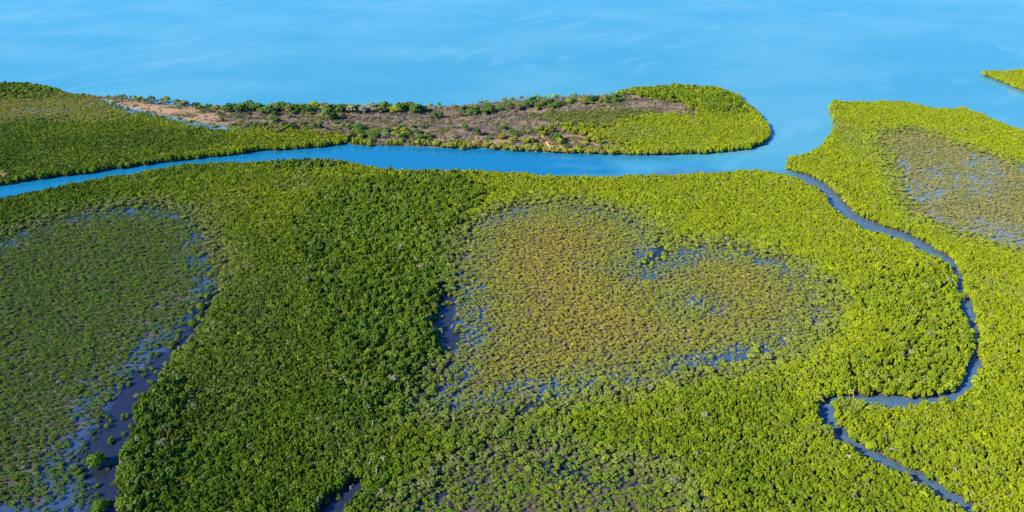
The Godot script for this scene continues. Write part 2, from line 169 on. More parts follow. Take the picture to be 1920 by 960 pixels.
# ------------------------------------------------------------------ maps
func fill(map: PackedByteArray, outline: Array, value: int) -> PackedByteArray:
	var n := outline.size() / 2
	var z_low := 1e9
	var z_high := -1e9
	for k in n:
		z_low = minf(z_low, outline[2 * k + 1])
		z_high = maxf(z_high, outline[2 * k + 1])
	for row in range(maxi(0, int(z_low) - Z0 - 1), mini(GD - 1, int(z_high) - Z0 + 1) + 1):
		var z := Z0 + row + 0.5
		var cuts := PackedFloat32Array()
		for k in n:
			var az: float = outline[2 * k + 1]
			var bz: float = outline[(2 * k + 3) % (2 * n)]
			if (az <= z) != (bz <= z):
				var ax: float = outline[2 * k]
				var bx: float = outline[(2 * k + 2) % (2 * n)]
				cuts.append(ax + (bx - ax) * (z - az) / (bz - az))
		cuts.sort()
		for k in range(0, cuts.size() - 1, 2):
			for col in range(maxi(0, int(round(cuts[k] - X0))), mini(GW, int(round(cuts[k + 1] - X0)))):
				map[row * GW + col] = value
	return map


func spread(from: PackedByteArray) -> PackedFloat32Array:
	# chamfer distance to the nearest cell where FROM is 1
	var d := PackedFloat32Array()
	d.resize(GW * GD)
	for i in GW * GD:
		d[i] = 0.0 if from[i] else 1e6
	for row in range(1, GD):
		for col in range(1, GW - 1):
			var i := row * GW + col
			var b := d[i]
			if b > 0.0:
				d[i] = minf(minf(b, minf(d[i - 1], d[i - GW]) + 1.0), minf(d[i - GW - 1], d[i - GW + 1]) + 1.414)
	for row in range(GD - 2, -1, -1):
		for col in range(GW - 2, 0, -1):
			var i := row * GW + col
			var b := d[i]
			if b > 0.0:
				d[i] = minf(minf(b, minf(d[i + 1], d[i + GW]) + 1.0), minf(d[i + GW + 1], d[i + GW - 1]) + 1.414)
	return d


func edge_distance(inside: PackedByteArray) -> PackedFloat32Array:
	var outside := inside.duplicate()
	for i in outside.size():
		outside[i] = 1 - inside[i]
	var a := spread(inside)
	var b := spread(outside)
	for i in a.size():
		b[i] = b[i] - a[i] if b[i] > 0.0 else -a[i]
	return b


func draw_maps() -> void:
	land.resize(GW * GD)
	zone.resize(GW * GD)
	land = fill(land, LAND_WEST, 1)
	land = fill(land, LAND_HEART, 2)
	land = fill(land, LAND_EAST, 3)
	land = fill(land, LAND_ISLET, 4)
	for a in [[TALL, Z_TALL], [TALL_BANK, Z_TALL], [TALL_TIP, Z_TALL], [TALL_CREEK, Z_TALL], [GREEN_PATCH, Z_TALL], [HEART, Z_HEART], [BOWL_WEST, Z_WEST], [BOWL_EAST, Z_EAST], [BOWL_NEAR, Z_NEAR], [OLIVE_WEST, Z_OLIVE], [TALL_WESTEND, Z_TALL], [BARE, Z_BARE], [BARE_WEST, Z_BARE], [BARE_TIP, Z_BARE], [BARE_EAST, Z_BARE], [LOW_SCRUB, Z_LOW], [LOW_SCRUB_B, Z_LOW]]:
		zone = fill(zone, a[0], a[1])
	for a in [POOL_SLOUGH, POOL_MIDDLE, POOL_NEAR, POOL_CLEFT, POOL_FOOT, POOL_BRIM, POOL_SPIT, POOL_SALT, POOL_TIP, POOL_TINY]:
		zone = fill(zone, a, Z_POOL)
	var dry := PackedByteArray()
	dry.resize(GW * GD)
	var low := PackedByteArray()
	var mass := PackedByteArray()
	mass.resize(GW * GD)
	low.resize(GW * GD)
	for i in GW * GD:
		dry[i] = 1 if land[i] > 0 and zone[i] != Z_POOL else 0
		mass[i] = 1 if land[i] > 0 else 0
		low[i] = 1 if zone[i] >= Z_HEART and zone[i] <= Z_OLIVE else 0
	shore = edge_distance(dry)
	open_shore = edge_distance(mass)
	basin = edge_distance(low)


func cell(x: float, z: float) -> int:
	return clampi(int(floor(z - Z0)), 0, GD - 1) * GW + clampi(int(floor(x - X0)), 0, GW - 1)


func smooth_of(map: PackedFloat32Array, x: float, z: float) -> float:
	var fx := clampf(x - X0 - 0.5, 0.0, GW - 1.001)
	var fz := clampf(z - Z0 - 0.5, 0.0, GD - 1.001)
	var i := int(fz) * GW + int(fx)
	var u := fx - int(fx)
	var v := fz - int(fz)
	return lerpf(lerpf(map[i], map[i + 1], u), lerpf(map[i + GW], map[i + GW + 1], u), v)


func wetness(x: float, z: float, b: float, kind: int) -> float:
	# how far standing water covers the mud of the low scrub
	if kind == Z_EAST:
		return smoothstep(-2.0, 4.0, b) * clampf(0.75 + broad.get_noise_2d(x + 300.0, z) * 1.2 - maxf(0.0, x - 300.0) * 0.012 - maxf(0.0, -z - 490.0) * 0.02, 0.0, 1.0)
	if kind == Z_NEAR:
		return smoothstep(-2.0, 4.0, b) * 0.15
	if kind == Z_OLIVE:
		return clampf(patchy.get_noise_2d(x * 0.5, z) * 1.6, 0.0, 0.8)
	if kind == Z_HEART or kind == Z_WEST:
		var far_in := 26.0 if kind == Z_HEART else 34.0
		return smoothstep(-2.0, 4.0, b) * (1.0 - smoothstep(5.0, far_in, b)) * clampf(0.7 + broad.get_noise_2d(x * 1.7, z * 1.7) * 1.3, 0.0, 1.0)
	return 0.0


# a shallow moat of standing water just inside the edge of each basin, broken here and there
func rim(x: float, z: float, b: float, kind: int) -> float:
	if kind < Z_HEART or kind > Z_NEAR:
		return 0.0
	var wide := 7.0 if kind == Z_HEART else 13.0
	var band := smoothstep(-1.0, 1.5, b) * (1.0 - smoothstep(wide * 0.6, wide * 1.3, b + fine.get_noise_2d(x * 0.4, z * 0.4) * 4.0))
	return band * clampf(0.75 + patchy.get_noise_2d(x * 0.8 + 90.0, z * 0.8) * 1.4, 0.0, 1.0)


func ground_height(x: float, z: float) -> float:
	var i := cell(x, z)
	var s := smooth_of(shore, x, z) + fine.get_noise_2d(x, z) * 0.8
	if s < 0.0:
		return maxf(-3.0, s * 0.4 - 0.05)
	var kind := zone[i]
	if kind != Z_BARE and kind != Z_LOW:
		s -= 1.3
		if s < 0.0:
			return s * 0.15 - 0.05
	var bump := fine.get_noise_2d(x + 77.0, z) * 0.05 + patchy.get_noise_2d(x, z) * 0.06
	if kind == Z_BARE or kind == Z_LOW:
		return minf(1.3, s * 0.09) + bump * 2.0
	if kind >= Z_HEART and kind <= Z_OLIVE:
		var b := smooth_of(basin, x, z)
		return minf(s * 0.1, 0.12) + bump * 1.5 - 0.20 * wetness(x, z, b, kind) - 0.09 * rim(x, z, b, kind)
	return minf(0.35, s * 0.15) + bump


# ------------------------------------------------------------------ materials
func noise_texture(frequency: float, octaves: int, low: Color, high: Color, seed_value: int, size := 512) -> NoiseTexture2D:
	var n := FastNoiseLite.new()
	n.frequency = frequency
	n.fractal_octaves = octaves
	n.seed = seed_value
	var t := NoiseTexture2D.new()
	t.width = size
	t.height = size
	t.seamless = true
	t.noise = n
	var g := Gradient.new()
	g.set_color(0, low)
	g.set_color(1, high)
	t.color_ramp = g
	return t


func normal_texture(frequency: float, octaves: int, strength: float, seed_value: int) -> NoiseTexture2D:
	var n := FastNoiseLite.new()
	n.frequency = frequency
	n.fractal_octaves = octaves
	n.seed = seed_value
	var t := NoiseTexture2D.new()
	t.width = 512
	t.height = 512
	t.seamless = true
	t.as_normal_map = true
	t.bump_strength = strength
	t.noise = n
	return t


func srgb(linear: Color) -> Color:
	return linear.linear_to_srgb()


func build_materials() -> void:
	wood = StandardMaterial3D.new()
	wood.albedo_color = srgb(Color(0.16, 0.13, 0.11))
	wood.roughness = 0.95
	bleached = StandardMaterial3D.new()
	bleached.albedo_color = srgb(Color(0.52, 0.48, 0.43))
	bleached.roughness = 0.9
	leaf_tinted = leaf_material(Color(1, 1, 1))


func leaf_material(tint: Color) -> StandardMaterial3D:
	var key := tint.to_html()
	if not materials.has(key):
		var m := StandardMaterial3D.new()
		m.albedo_color = srgb(tint)
		m.vertex_color_use_as_albedo = true
		m.roughness = 0.62
		m.metallic_specular = 0.25
		m.backlight_enabled = true
		m.backlight = Color(0.22, 0.22, 0.22)
		m.cull_mode = BaseMaterial3D.CULL_DISABLED
		materials[key] = m
	return materials[key]


# ------------------------------------------------------------------ ground and water
func sheet(xs: PackedFloat32Array, zs: PackedFloat32Array, height: Callable, tint: Callable) -> ArrayMesh:
	var points := PackedVector3Array()
	var tints := PackedColorArray()
	var w := xs.size()
	points.resize(w * zs.size())
	tints.resize(w * zs.size())
	for j in zs.size():
		for i in w:
			var y: float = height.call(xs[i], zs[j])
			points[j * w + i] = Vector3(xs[i], y, zs[j])
			tints[j * w + i] = tint.call(xs[i], zs[j])
	var normals := PackedVector3Array()
	normals.resize(points.size())
	for j in zs.size():
		for i in w:
			var e := points[j * w + mini(i + 1, w - 1)] - points[j * w + maxi(i - 1, 0)]
			var s := points[mini(j + 1, zs.size() - 1) * w + i] - points[maxi(j - 1, 0) * w + i]
			normals[j * w + i] = s.cross(e).normalized()
	var index := PackedInt32Array()
	index.resize((w - 1) * (zs.size() - 1) * 6)
	var at := 0
	for j in zs.size() - 1:
		for i in w - 1:
			var a := j * w + i
			for k in [a, a + 1, a + w, a + 1, a + w + 1, a + w]:
				index[at] = k
				at += 1
	var arrays := []
	arrays.resize(Mesh.ARRAY_MAX)
	arrays[Mesh.ARRAY_VERTEX] = points
	arrays[Mesh.ARRAY_NORMAL] = normals
	arrays[Mesh.ARRAY_COLOR] = tints
	arrays[Mesh.ARRAY_INDEX] = index
	var m := ArrayMesh.new()
	m.add_surface_from_arrays(Mesh.PRIMITIVE_TRIANGLES, arrays)
	return m


func steps(from: float, to: float, step: float, outer_low: Array, outer_high: Array) -> PackedFloat32Array:
	var out := PackedFloat32Array(outer_low)
	var v := from
	while v <= to + 0.01:
		out.append(v)
		v += step
	out.append_array(PackedFloat32Array(outer_high))
	return out


func ground_tint(x: float, z: float) -> Color:
	var kind := zone[cell(x + fine.get_noise_2d(x, z) * 3.0, z + fine.get_noise_2d(z, x) * 3.0)]
	var n := patchy.get_noise_2d(x, z)
	var f := fine.get_noise_2d(x * 1.5, z * 1.5)
	var c := Color(0.070, 0.058, 0.046).lerp(Color(0.12, 0.095, 0.070), clampf(0.5 + f, 0.0, 1.0))
	if kind == Z_BARE or kind == Z_LOW:
		var band := streak.get_noise_2d(x * 0.9, z * 5.0) + f * 0.35
		c = Color(0.135, 0.095, 0.070).lerp(Color(0.26, 0.18, 0.11), smoothstep(-0.2, 0.35, band))
		c = c.lerp(Color(0.085, 0.062, 0.062), smoothstep(0.1, 0.45, -band + n * 0.4))
		c = c.lerp(Color(0.38, 0.25, 0.145), smoothstep(-190.0, -270.0, x + n * 60.0))
		if x > -75.0:
			c = c.lerp(Color(0.36, 0.235, 0.13), smoothstep(-566.0, -556.0, z + n * 10.0) * smoothstep(-75.0, -55.0, x + n * 12.0))
		c = c.lerp(Color(0.13, 0.12, 0.04), smoothstep(0.15, 0.45, broad.get_noise_2d(x * 2.0, z * 4.0 + 900.0)) * 0.6)
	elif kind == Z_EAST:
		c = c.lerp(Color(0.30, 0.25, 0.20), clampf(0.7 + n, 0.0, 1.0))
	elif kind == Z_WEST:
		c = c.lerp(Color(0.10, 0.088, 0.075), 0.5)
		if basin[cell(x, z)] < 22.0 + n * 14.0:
			c = c.lerp(Color(0.15, 0.145, 0.135), clampf(0.5 + f, 0.0, 1.0))  # pale grey mud, with wet sheen put into its colour
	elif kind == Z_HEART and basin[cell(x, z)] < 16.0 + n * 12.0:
		c = c.lerp(Color(0.17, 0.16, 0.145), clampf(0.6 + f, 0.0, 1.0))  # grey rim mud, paled in its colour for the reflecting wet
	elif kind == Z_HEART or kind == Z_OLIVE:
		c = c.lerp(Color(0.165, 0.135, 0.11), clampf(0.45 + n, 0.0, 1.0))
	return c


func build_ground() -> void:
	var m := StandardMaterial3D.new()
	m.vertex_color_use_as_albedo = true
	m.roughness = 0.9
	m.albedo_texture = noise_texture(0.02, 5, Color(0.72, 0.72, 0.72), Color(1, 1, 1), 3)
	m.uv1_triplanar = true
	m.uv1_world_triplanar = true
	m.uv1_scale = Vector3.ONE * 0.07
	var o := MeshInstance3D.new()
	o.name = "ground"
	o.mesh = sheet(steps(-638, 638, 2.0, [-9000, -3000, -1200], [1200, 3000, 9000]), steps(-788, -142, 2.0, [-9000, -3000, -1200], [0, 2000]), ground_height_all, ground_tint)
	o.material_override = m
	add_child(o)
	o.set_meta("kind", "structure")


func ground_height_all(x: float, z: float) -> float:
	if absf(x) > 639.0 or z < Z0 or z > -141.0:
		return -3.0 if z < -141.0 else -1.0
	return ground_height(x, z)


func water_tint(x: float, z: float) -> Color:
	var s := smooth_of(shore, x, z) if absf(x) < 638.0 and z > -788.0 and z < -142.0 else -200.0
	var sea := Color(0.075, 0.285, 0.375)
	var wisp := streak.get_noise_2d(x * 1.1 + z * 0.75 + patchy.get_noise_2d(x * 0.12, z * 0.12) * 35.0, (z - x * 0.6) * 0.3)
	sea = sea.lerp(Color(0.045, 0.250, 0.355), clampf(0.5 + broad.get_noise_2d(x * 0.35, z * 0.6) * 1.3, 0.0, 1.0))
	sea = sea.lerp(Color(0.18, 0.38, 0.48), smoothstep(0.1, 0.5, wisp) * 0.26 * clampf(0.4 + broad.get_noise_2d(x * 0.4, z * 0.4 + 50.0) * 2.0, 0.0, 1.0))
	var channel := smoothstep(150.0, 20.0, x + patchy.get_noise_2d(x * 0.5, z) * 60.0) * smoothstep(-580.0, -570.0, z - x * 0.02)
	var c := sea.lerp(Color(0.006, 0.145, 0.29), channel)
	if x > 95.0:
		c = c.lerp(Color(0.055, 0.115, 0.185), smoothstep(-505.0, -480.0, z))
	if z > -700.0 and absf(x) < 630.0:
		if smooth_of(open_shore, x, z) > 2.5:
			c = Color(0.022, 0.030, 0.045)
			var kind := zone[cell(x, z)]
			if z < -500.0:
				c = Color(0.10, 0.22, 0.34)   # tidal, open to the sea; sky blue put into the colour
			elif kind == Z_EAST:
				c = Color(0.13, 0.20, 0.28)   # sky sheen of the wet flats, put into the water's colour
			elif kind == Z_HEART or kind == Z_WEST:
				c = Color(0.045, 0.085, 0.15)  # reflected sky painted into the flooded scrub's water
	return c


func build_water() -> void:
	var m := StandardMaterial3D.new()
	m.vertex_color_use_as_albedo = true
	m.roughness = 0.08
	m.metallic_specular = 0.5
	m.normal_enabled = true
	m.normal_texture = normal_texture(0.03, 4, 3.0, 9)
	m.normal_scale = 0.2
	m.uv1_triplanar = true
	m.uv1_world_triplanar = true
	m.uv1_scale = Vector3.ONE * 0.045
	var o := MeshInstance3D.new()
	o.name = "water"
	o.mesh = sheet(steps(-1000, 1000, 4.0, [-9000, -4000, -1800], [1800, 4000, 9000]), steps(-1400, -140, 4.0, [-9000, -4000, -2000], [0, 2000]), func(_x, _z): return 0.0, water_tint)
	o.material_override = m
	add_child(o)
	o.set_meta("kind", "structure")


# ------------------------------------------------------------------ plants
func make_ico() -> void:
	var t := (1.0 + sqrt(5.0)) / 2.0
	var p: Array[Vector3] = []
	for a in [[-1, t, 0], [1, t, 0], [-1, -t, 0], [1, -t, 0], [0, -1, t], [0, 1, t], [0, -1, -t], [0, 1, -t], [t, 0, -1], [t, 0, 1], [-t, 0, -1], [-t, 0, 1]]:
		p.append(Vector3(a[0], a[1], a[2]).normalized())
	var f := [[0, 11, 5], [0, 5, 1], [0, 1, 7], [0, 7, 10], [0, 10, 11], [1, 5, 9], [5, 11, 4], [11, 10, 2], [10, 7, 6], [7, 1, 8], [3, 9, 4], [3, 4, 2], [3, 2, 6], [3, 6, 8], [3, 8, 9], [4, 9, 5], [2, 4, 11], [6, 2, 10], [8, 6, 7], [9, 8, 1]]
	var mids := {}
	var out := []
	for tri in f:
		var m := []
		for k in 3:
			var a: int = mini(tri[k], tri[(k + 1) % 3])
			var b: int = maxi(tri[k], tri[(k + 1) % 3])
			if not mids.has(Vector2i(a, b)):
				mids[Vector2i(a, b)] = p.size()
				p.append(((p[a] + p[b]) / 2.0).normalized())
			m.append(mids[Vector2i(a, b)])
		out += [[tri[0], m[0], m[2]], [tri[1], m[1], m[0]], [tri[2], m[2], m[1]], [m[0], m[1], m[2]]]
	ico_points = p
	ico_faces = out


func add_triangle(b: Dictionary, p: Vector3, q: Vector3, r: Vector3, out_from: Vector3, c: Color) -> void:
	var n := (q - p).cross(r - p).normalized()
	if n.dot((p + q + r) / 3.0 - out_from) < 0.0:
		var s := q
		q = r
		r = s
		n = -n
	for v in [p, r, q]:
		b.v.append(v)
		b.n.append(n)
		b.c.append(c)


func finish(b: Dictionary) -> ArrayMesh:
	var arrays := []
	arrays.resize(Mesh.ARRAY_MAX)
	arrays[Mesh.ARRAY_VERTEX] = PackedVector3Array(b.v)
	arrays[Mesh.ARRAY_NORMAL] = PackedVector3Array(b.n)
	arrays[Mesh.ARRAY_COLOR] = PackedColorArray(b.c)
	var m := ArrayMesh.new()
	m.add_surface_from_arrays(Mesh.PRIMITIVE_TRIANGLES, arrays)
	return m


func new_shape() -> Dictionary:
	return {"v": [], "n": [], "c": []}


func add_tuft(b: Dictionary, at: Vector3, size: Vector3, c: Color, leaves: int) -> void:
	var moved: Array[Vector3] = []
	for p in ico_points:
		moved.append(at + p * size * rng.randf_range(0.72, 1.22))
	for f in ico_faces:
		add_triangle(b, moved[f[0]], moved[f[1]], moved[f[2]], at, c * rng.randf_range(0.86, 1.14))
	for k in leaves:
		var d := Vector3(rng.randfn(), absf(rng.randfn()) * 0.9 - 0.15, rng.randfn()).normalized()
		var p := at + d * size * rng.randf_range(0.95, 1.25)
		var along := d.cross(Vector3(rng.randfn(), rng.randfn(), rng.randfn())).normalized() * rng.randf_range(0.05, 0.10)
		var up := (d + Vector3(rng.randfn(), rng.randfn(), rng.randfn()) * 0.5).normalized() * rng.randf_range(0.10, 0.20)
		add_triangle(b, p - along, p + along, p + up, at, c * rng.randf_range(0.85, 1.2))


func add_stick(b: Dictionary, from: Vector3, to: Vector3, r0: float, r1: float, sides := 5, c := Color(1, 1, 1)) -> void:
	var d := (to - from).normalized()
	var u := d.cross(Vector3(0.31, 0.2, 0.93)).normalized()
	var w := d.cross(u)
	var middle := (from + to) / 2.0
	for k in sides:
		var a := TAU * k / sides
		var e := TAU * (k + 1) / sides
		var p := u * cos(a) + w * sin(a)
		var q := u * cos(e) + w * sin(e)
		add_triangle(b, from + p * r0, from + q * r0, to + q * r1, middle, c)
		add_triangle(b, from + p * r0, to + q * r1, to + p * r1, middle, c)


# A crown of unit radius, 2 high, standing on y = 0: foliage clumps spread over a dome.
func crown_mesh(clumps: int, low: float, spread_out: float, leaves: int) -> ArrayMesh:
	var b := new_shape()
	var lean := Vector2(rng.randfn(), rng.randfn()) * 0.12
	var oval := rng.randf_range(0.8, 1.2)
	for k in clumps:
		var r := sqrt((k + rng.randf_range(0.1, 0.9)) / clumps) * 0.86 * spread_out
		var a := k * 2.39996 + rng.randf_range(-0.5, 0.5)
		var dome := sqrt(maxf(0.0, 1.0 - r * r))
		var y := lerpf(low, 1.62, dome) + rng.randf_range(-0.3, 0.24)
		var s := rng.randf_range(0.17, 0.33)
		var t := rng.randf_range(0.82, 1.18)
		var c := Color(t * rng.randf_range(0.93, 1.07), t, t)
		add_tuft(b, Vector3(r * cos(a) * oval + lean.x * y, y, r * sin(a) / oval + lean.y * y), Vector3(s, s * 0.85, s), c, leaves)
	return finish(b)


func wood_mesh(stems: int, low: float) -> ArrayMesh:
	var b := new_shape()
	for k in stems:
		var a := TAU * k / stems + rng.randf_range(-0.4, 0.4)
		var foot := Vector3(cos(a), 0, sin(a)) * rng.randf_range(0.1, 0.38) + Vector3(0, -0.12, 0)
		var head := Vector3(cos(a), 0, sin(a)) * rng.randf_range(0.15, 0.55) + Vector3(0, rng.randf_range(low + 0.25, 1.35), 0)
		add_stick(b, foot, head, 0.055, 0.028)
	return finish(b)


func build_plant_meshes() -> void:
	make_ico()
	for k in 8:
		tree_foliage.append(crown_mesh(15 + k % 5, 1.15 if k < 5 else 0.85, 1.0, 9))
		tree_wood.append(wood_mesh(5, 0.75))
	for k in 7:
		bush_foliage.append(crown_mesh(8 + k % 5, 0.6, rng.randf_range(0.85, 1.1), 8))
		bush_wood.append(wood_mesh(4, 0.5))
	for k in 6:
		shrub_foliage.append(crown_mesh(26 + k, 0.28, 1.05, 8))


func numbered(called: String) -> String:
	used_names[called] = used_names.get(called, 0) + 1
	return called if used_names[called] == 1 else "%s_%03d" % [called, used_names[called] - 1]


func part(parent: Node3D, called: String, mesh: Mesh, m: Material, size := Vector3.ONE) -> MeshInstance3D:
	var o := MeshInstance3D.new()
	o.name = called
	o.mesh = mesh
	o.material_override = m
	o.scale = size
	parent.add_child(o, true)
	return o


func thing(called: String, label: String, category: String, at: Vector3, turn: float, group := "") -> Node3D:
	var o := Node3D.new()
	o.name = numbered(called)
	add_child(o)
	o.position = at
	o.rotation.y = turn
	o.set_meta("label", label)
	o.set_meta("category", category)
	if group:
		o.set_meta("group", group)
	return o


func in_picture(p: Vector3) -> Vector2:
	# share of the way across and up the picture, for the words of a label
	var q := camera.transform.affine_inverse() * p
	return Vector2(0.5 + q.x / (-q.z * 0.637) / 2.0, 0.5 + q.y / (-q.z * 0.3185) / 2.0)


const LANDMARKS := [[-32, -315, "the blue pool beside the heart"], [-60, -200, "the dark pool at the bottom edge"], [78, -380, "the pool in the heart's cleft"], [8, -251, "the pool at the heart's foot"], [-147, -225, "the round slough tree"], [-140, -300, "the slough's bend"], [-128, -340, "the slough's head"], [-120, -510, "the knoll on the channel bank"], [-60, -500, "the widest reach of the channel"], [-75, -430, "the tall ridge's crest"], [-80, -370, "the tall ridge's middle"], [-60, -280, "the tall ridge's near end"], [118, -258, "the creek's sharp elbow"], [195, -275, "the creek's broad bend"], [210, -330, "the creek's straight reach"], [175, -440, "the creek's upper bend"], [150, -195, "the creek at the bottom edge"], [20, -205, "the wet scrub at the bottom edge"], [-110, -200, "the forest beside the bottom left slough"], [80, -200, "the forest right of the bottom scrub"], [160, -620, "the tip of the spit"], [-400, -700, "the far left grove"], [-230, -520, "the far bank of the channel"], [250, -430, "the wet flats across the creek"], [-180, -440, "the flooded basin's upper rim"]]
const ONES := ["", "first", "second", "third", "fourth", "fifth", "sixth", "seventh", "eighth", "ninth", "tenth", "eleventh", "twelfth", "thirteenth", "fourteenth", "fifteenth", "sixteenth", "seventeenth", "eighteenth", "nineteenth"]
const TENS := ["", "", "twent", "thirt", "fort", "fift", "sixt", "sevent", "eight", "ninet"]
var counted := {}


func ordinal(n: int) -> String:
	if n < 20:
		return ONES[n]
	return TENS[n / 10] + ("ieth" if n % 10 == 0 else "y-" + ONES[n % 10])


# "left of the slough's bend" for a place, by the nearest landmark
func beside(p: Vector3) -> Array:
	var best := 1e9
	var found := ""
	for a in LANDMARKS:
		var dx: float = p.x - a[0]
		var dz: float = p.z - a[1]
		var d := dx * dx + dz * dz
		if d < best:
			best = d
			var across := "" if absf(dx) < 0.4 * absf(dz) else ("left" if dx < 0.0 else "right")
			var along := "" if absf(dz) < 0.4 * absf(dx) else ("above" if dz < 0.0 else "below")
			if along != "" and across != "":
				found = along + " " + across + " of " + a[2]
			else:
				found = along + " " + a[2] if along != "" else across + " of " + a[2]
	return [found, best]


const LIME := Color(0.205, 0.262, 0.006)
const GREEN := Color(0.105, 0.180, 0.007)
const DEEP := Color(0.042, 0.105, 0.008)
const SILVER := Color(0.150, 0.185, 0.055)
const OLIVE := Color(0.225, 0.222, 0.026)
const TONE := ["lime green", "mid green", "deep green", "silvery green", "olive"]


func tree_tone(x: float, z: float, kind: int, b: float) -> int:
	var n := patchy.get_noise_2d(x * 0.6, z * 0.6) + rng.randf_range(-0.35, 0.35)
	var east := smoothstep(-270.0, 160.0, x - (z + 340.0) * 0.95 + broad.get_noise_2d(x, z) * 90.0)  # deeper tones westward: part vegetation, part shade put into the colour
	if kind == Z_HEART:
		return 4 if rng.randf() < smoothstep(14.0, 42.0, b) * 0.75 else (3 if rng.randf() < 0.45 else (0 if rng.randf() < 0.6 else 1))
	if kind == Z_WEST:
		return 1 if rng.randf() < 0.6 else (3 if rng.randf() < 0.1 else 2)
	if kind == Z_EAST:
		return 3 if rng.randf() < 0.55 else (4 if rng.randf() < 0.7 else 1)
	if kind == Z_NEAR:
		return 1 if rng.randf() < 0.7 else (3 if rng.randf() < 0.5 else 0)
	if kind == Z_OLIVE:
		return 4 if rng.randf() < 0.7 else 1
	if kind == Z_BARE or kind == Z_LOW:
		return 2 if rng.randf() < 0.6 else 4
	if kind == Z_TALL:
		return 1 if rng.randf() < 0.4 + 0.3 * east else (2 if rng.randf() < 0.75 - 0.5 * east else 3 if rng.randf() < 0.5 else 0)
	if b > -9.0 + n * 8.0 and b < 0.0:
		return 3 if rng.randf() < 0.6 else (0 if rng.randf() < east else 1)
	if n > 0.62:
		return 3
	if rng.randf() < east:
		return 0 if rng.randf() < 0.72 else (3 if rng.randf() < 0.4 else 1)
	return 1 if rng.randf() < 0.72 - (0.35 if land[cell(x, z)] == 1 else 0.0) else 2


func tone_color(tone: int) -> Color:
	return [LIME, GREEN, DEEP, SILVER, OLIVE][tone]


# the stand's mean colour, to which each tree's own tone is drawn
func stand_color(x: float, z: float, kind: int, b: float) -> Color:
	var east := smoothstep(-270.0, 160.0, x - (z + 340.0) * 0.95 + broad.get_noise_2d(x, z) * 110.0 + patchy.get_noise_2d(x * 0.7, z) * 90.0)
	var n := patchy.get_noise_2d(x * 0.5, z * 0.5)
	var c := DEEP.lerp(GREEN, 0.68 + n * 0.7 - (0.3 if land[cell(x, z)] == 1 else 0.0)).lerp(LIME, east)  # darker to the west: greener plants, plus shade put into the colour
	for k in range(0, STANDS.size(), 6):
		var u: float = (x - STANDS[k]) / STANDS[k + 2]
		var v: float = (z - STANDS[k + 1]) / STANDS[k + 3]
		var d := u * u + v * v + n * 0.7
		if d < 1.3:
			c = c.lerp(tone_color(int(STANDS[k + 4])), STANDS[k + 5] * (1.0 - smoothstep(0.3, 1.3, d)))
	if kind == Z_LOW or kind == Z_BARE:
		c = DEEP.lerp(OLIVE, 0.35 + n * 0.3)
	if kind == Z_HEART:
		c = SILVER.lerp(LIME, 0.35).lerp(OLIVE, smoothstep(6.0, 24.0, b + n * 8.0)).lerp(Color(0.265, 0.200, 0.030), 0.75 * smoothstep(24.0, 48.0, b + n * 14.0))
	elif kind == Z_WEST:
		c = DEEP.lerp(GREEN, 0.55 + n * 0.4).lerp(SILVER, 0.06)
	elif kind == Z_EAST:
		c = SILVER.lerp(Color(0.22, 0.19, 0.065), 0.6 + n * 0.5) * 1.1
	elif kind == Z_NEAR:
		c = GREEN.lerp(SILVER, 0.08 + n * 0.3)
	elif kind == Z_OLIVE:
		c = OLIVE.lerp(GREEN, 0.3 + n * 0.4)
	elif kind == Z_TALL:
		c = c.lerp(DEEP.lerp(GREEN, 0.45), 0.75 if x < 0.0 and land[cell(x, z)] == 2 else 0.2)
	if kind == Z_DENSE or kind == Z_TALL:
		c = c.lerp(SILVER, 0.6 * smoothstep(-13.0, -3.0, b + n * 6.0))
	return c


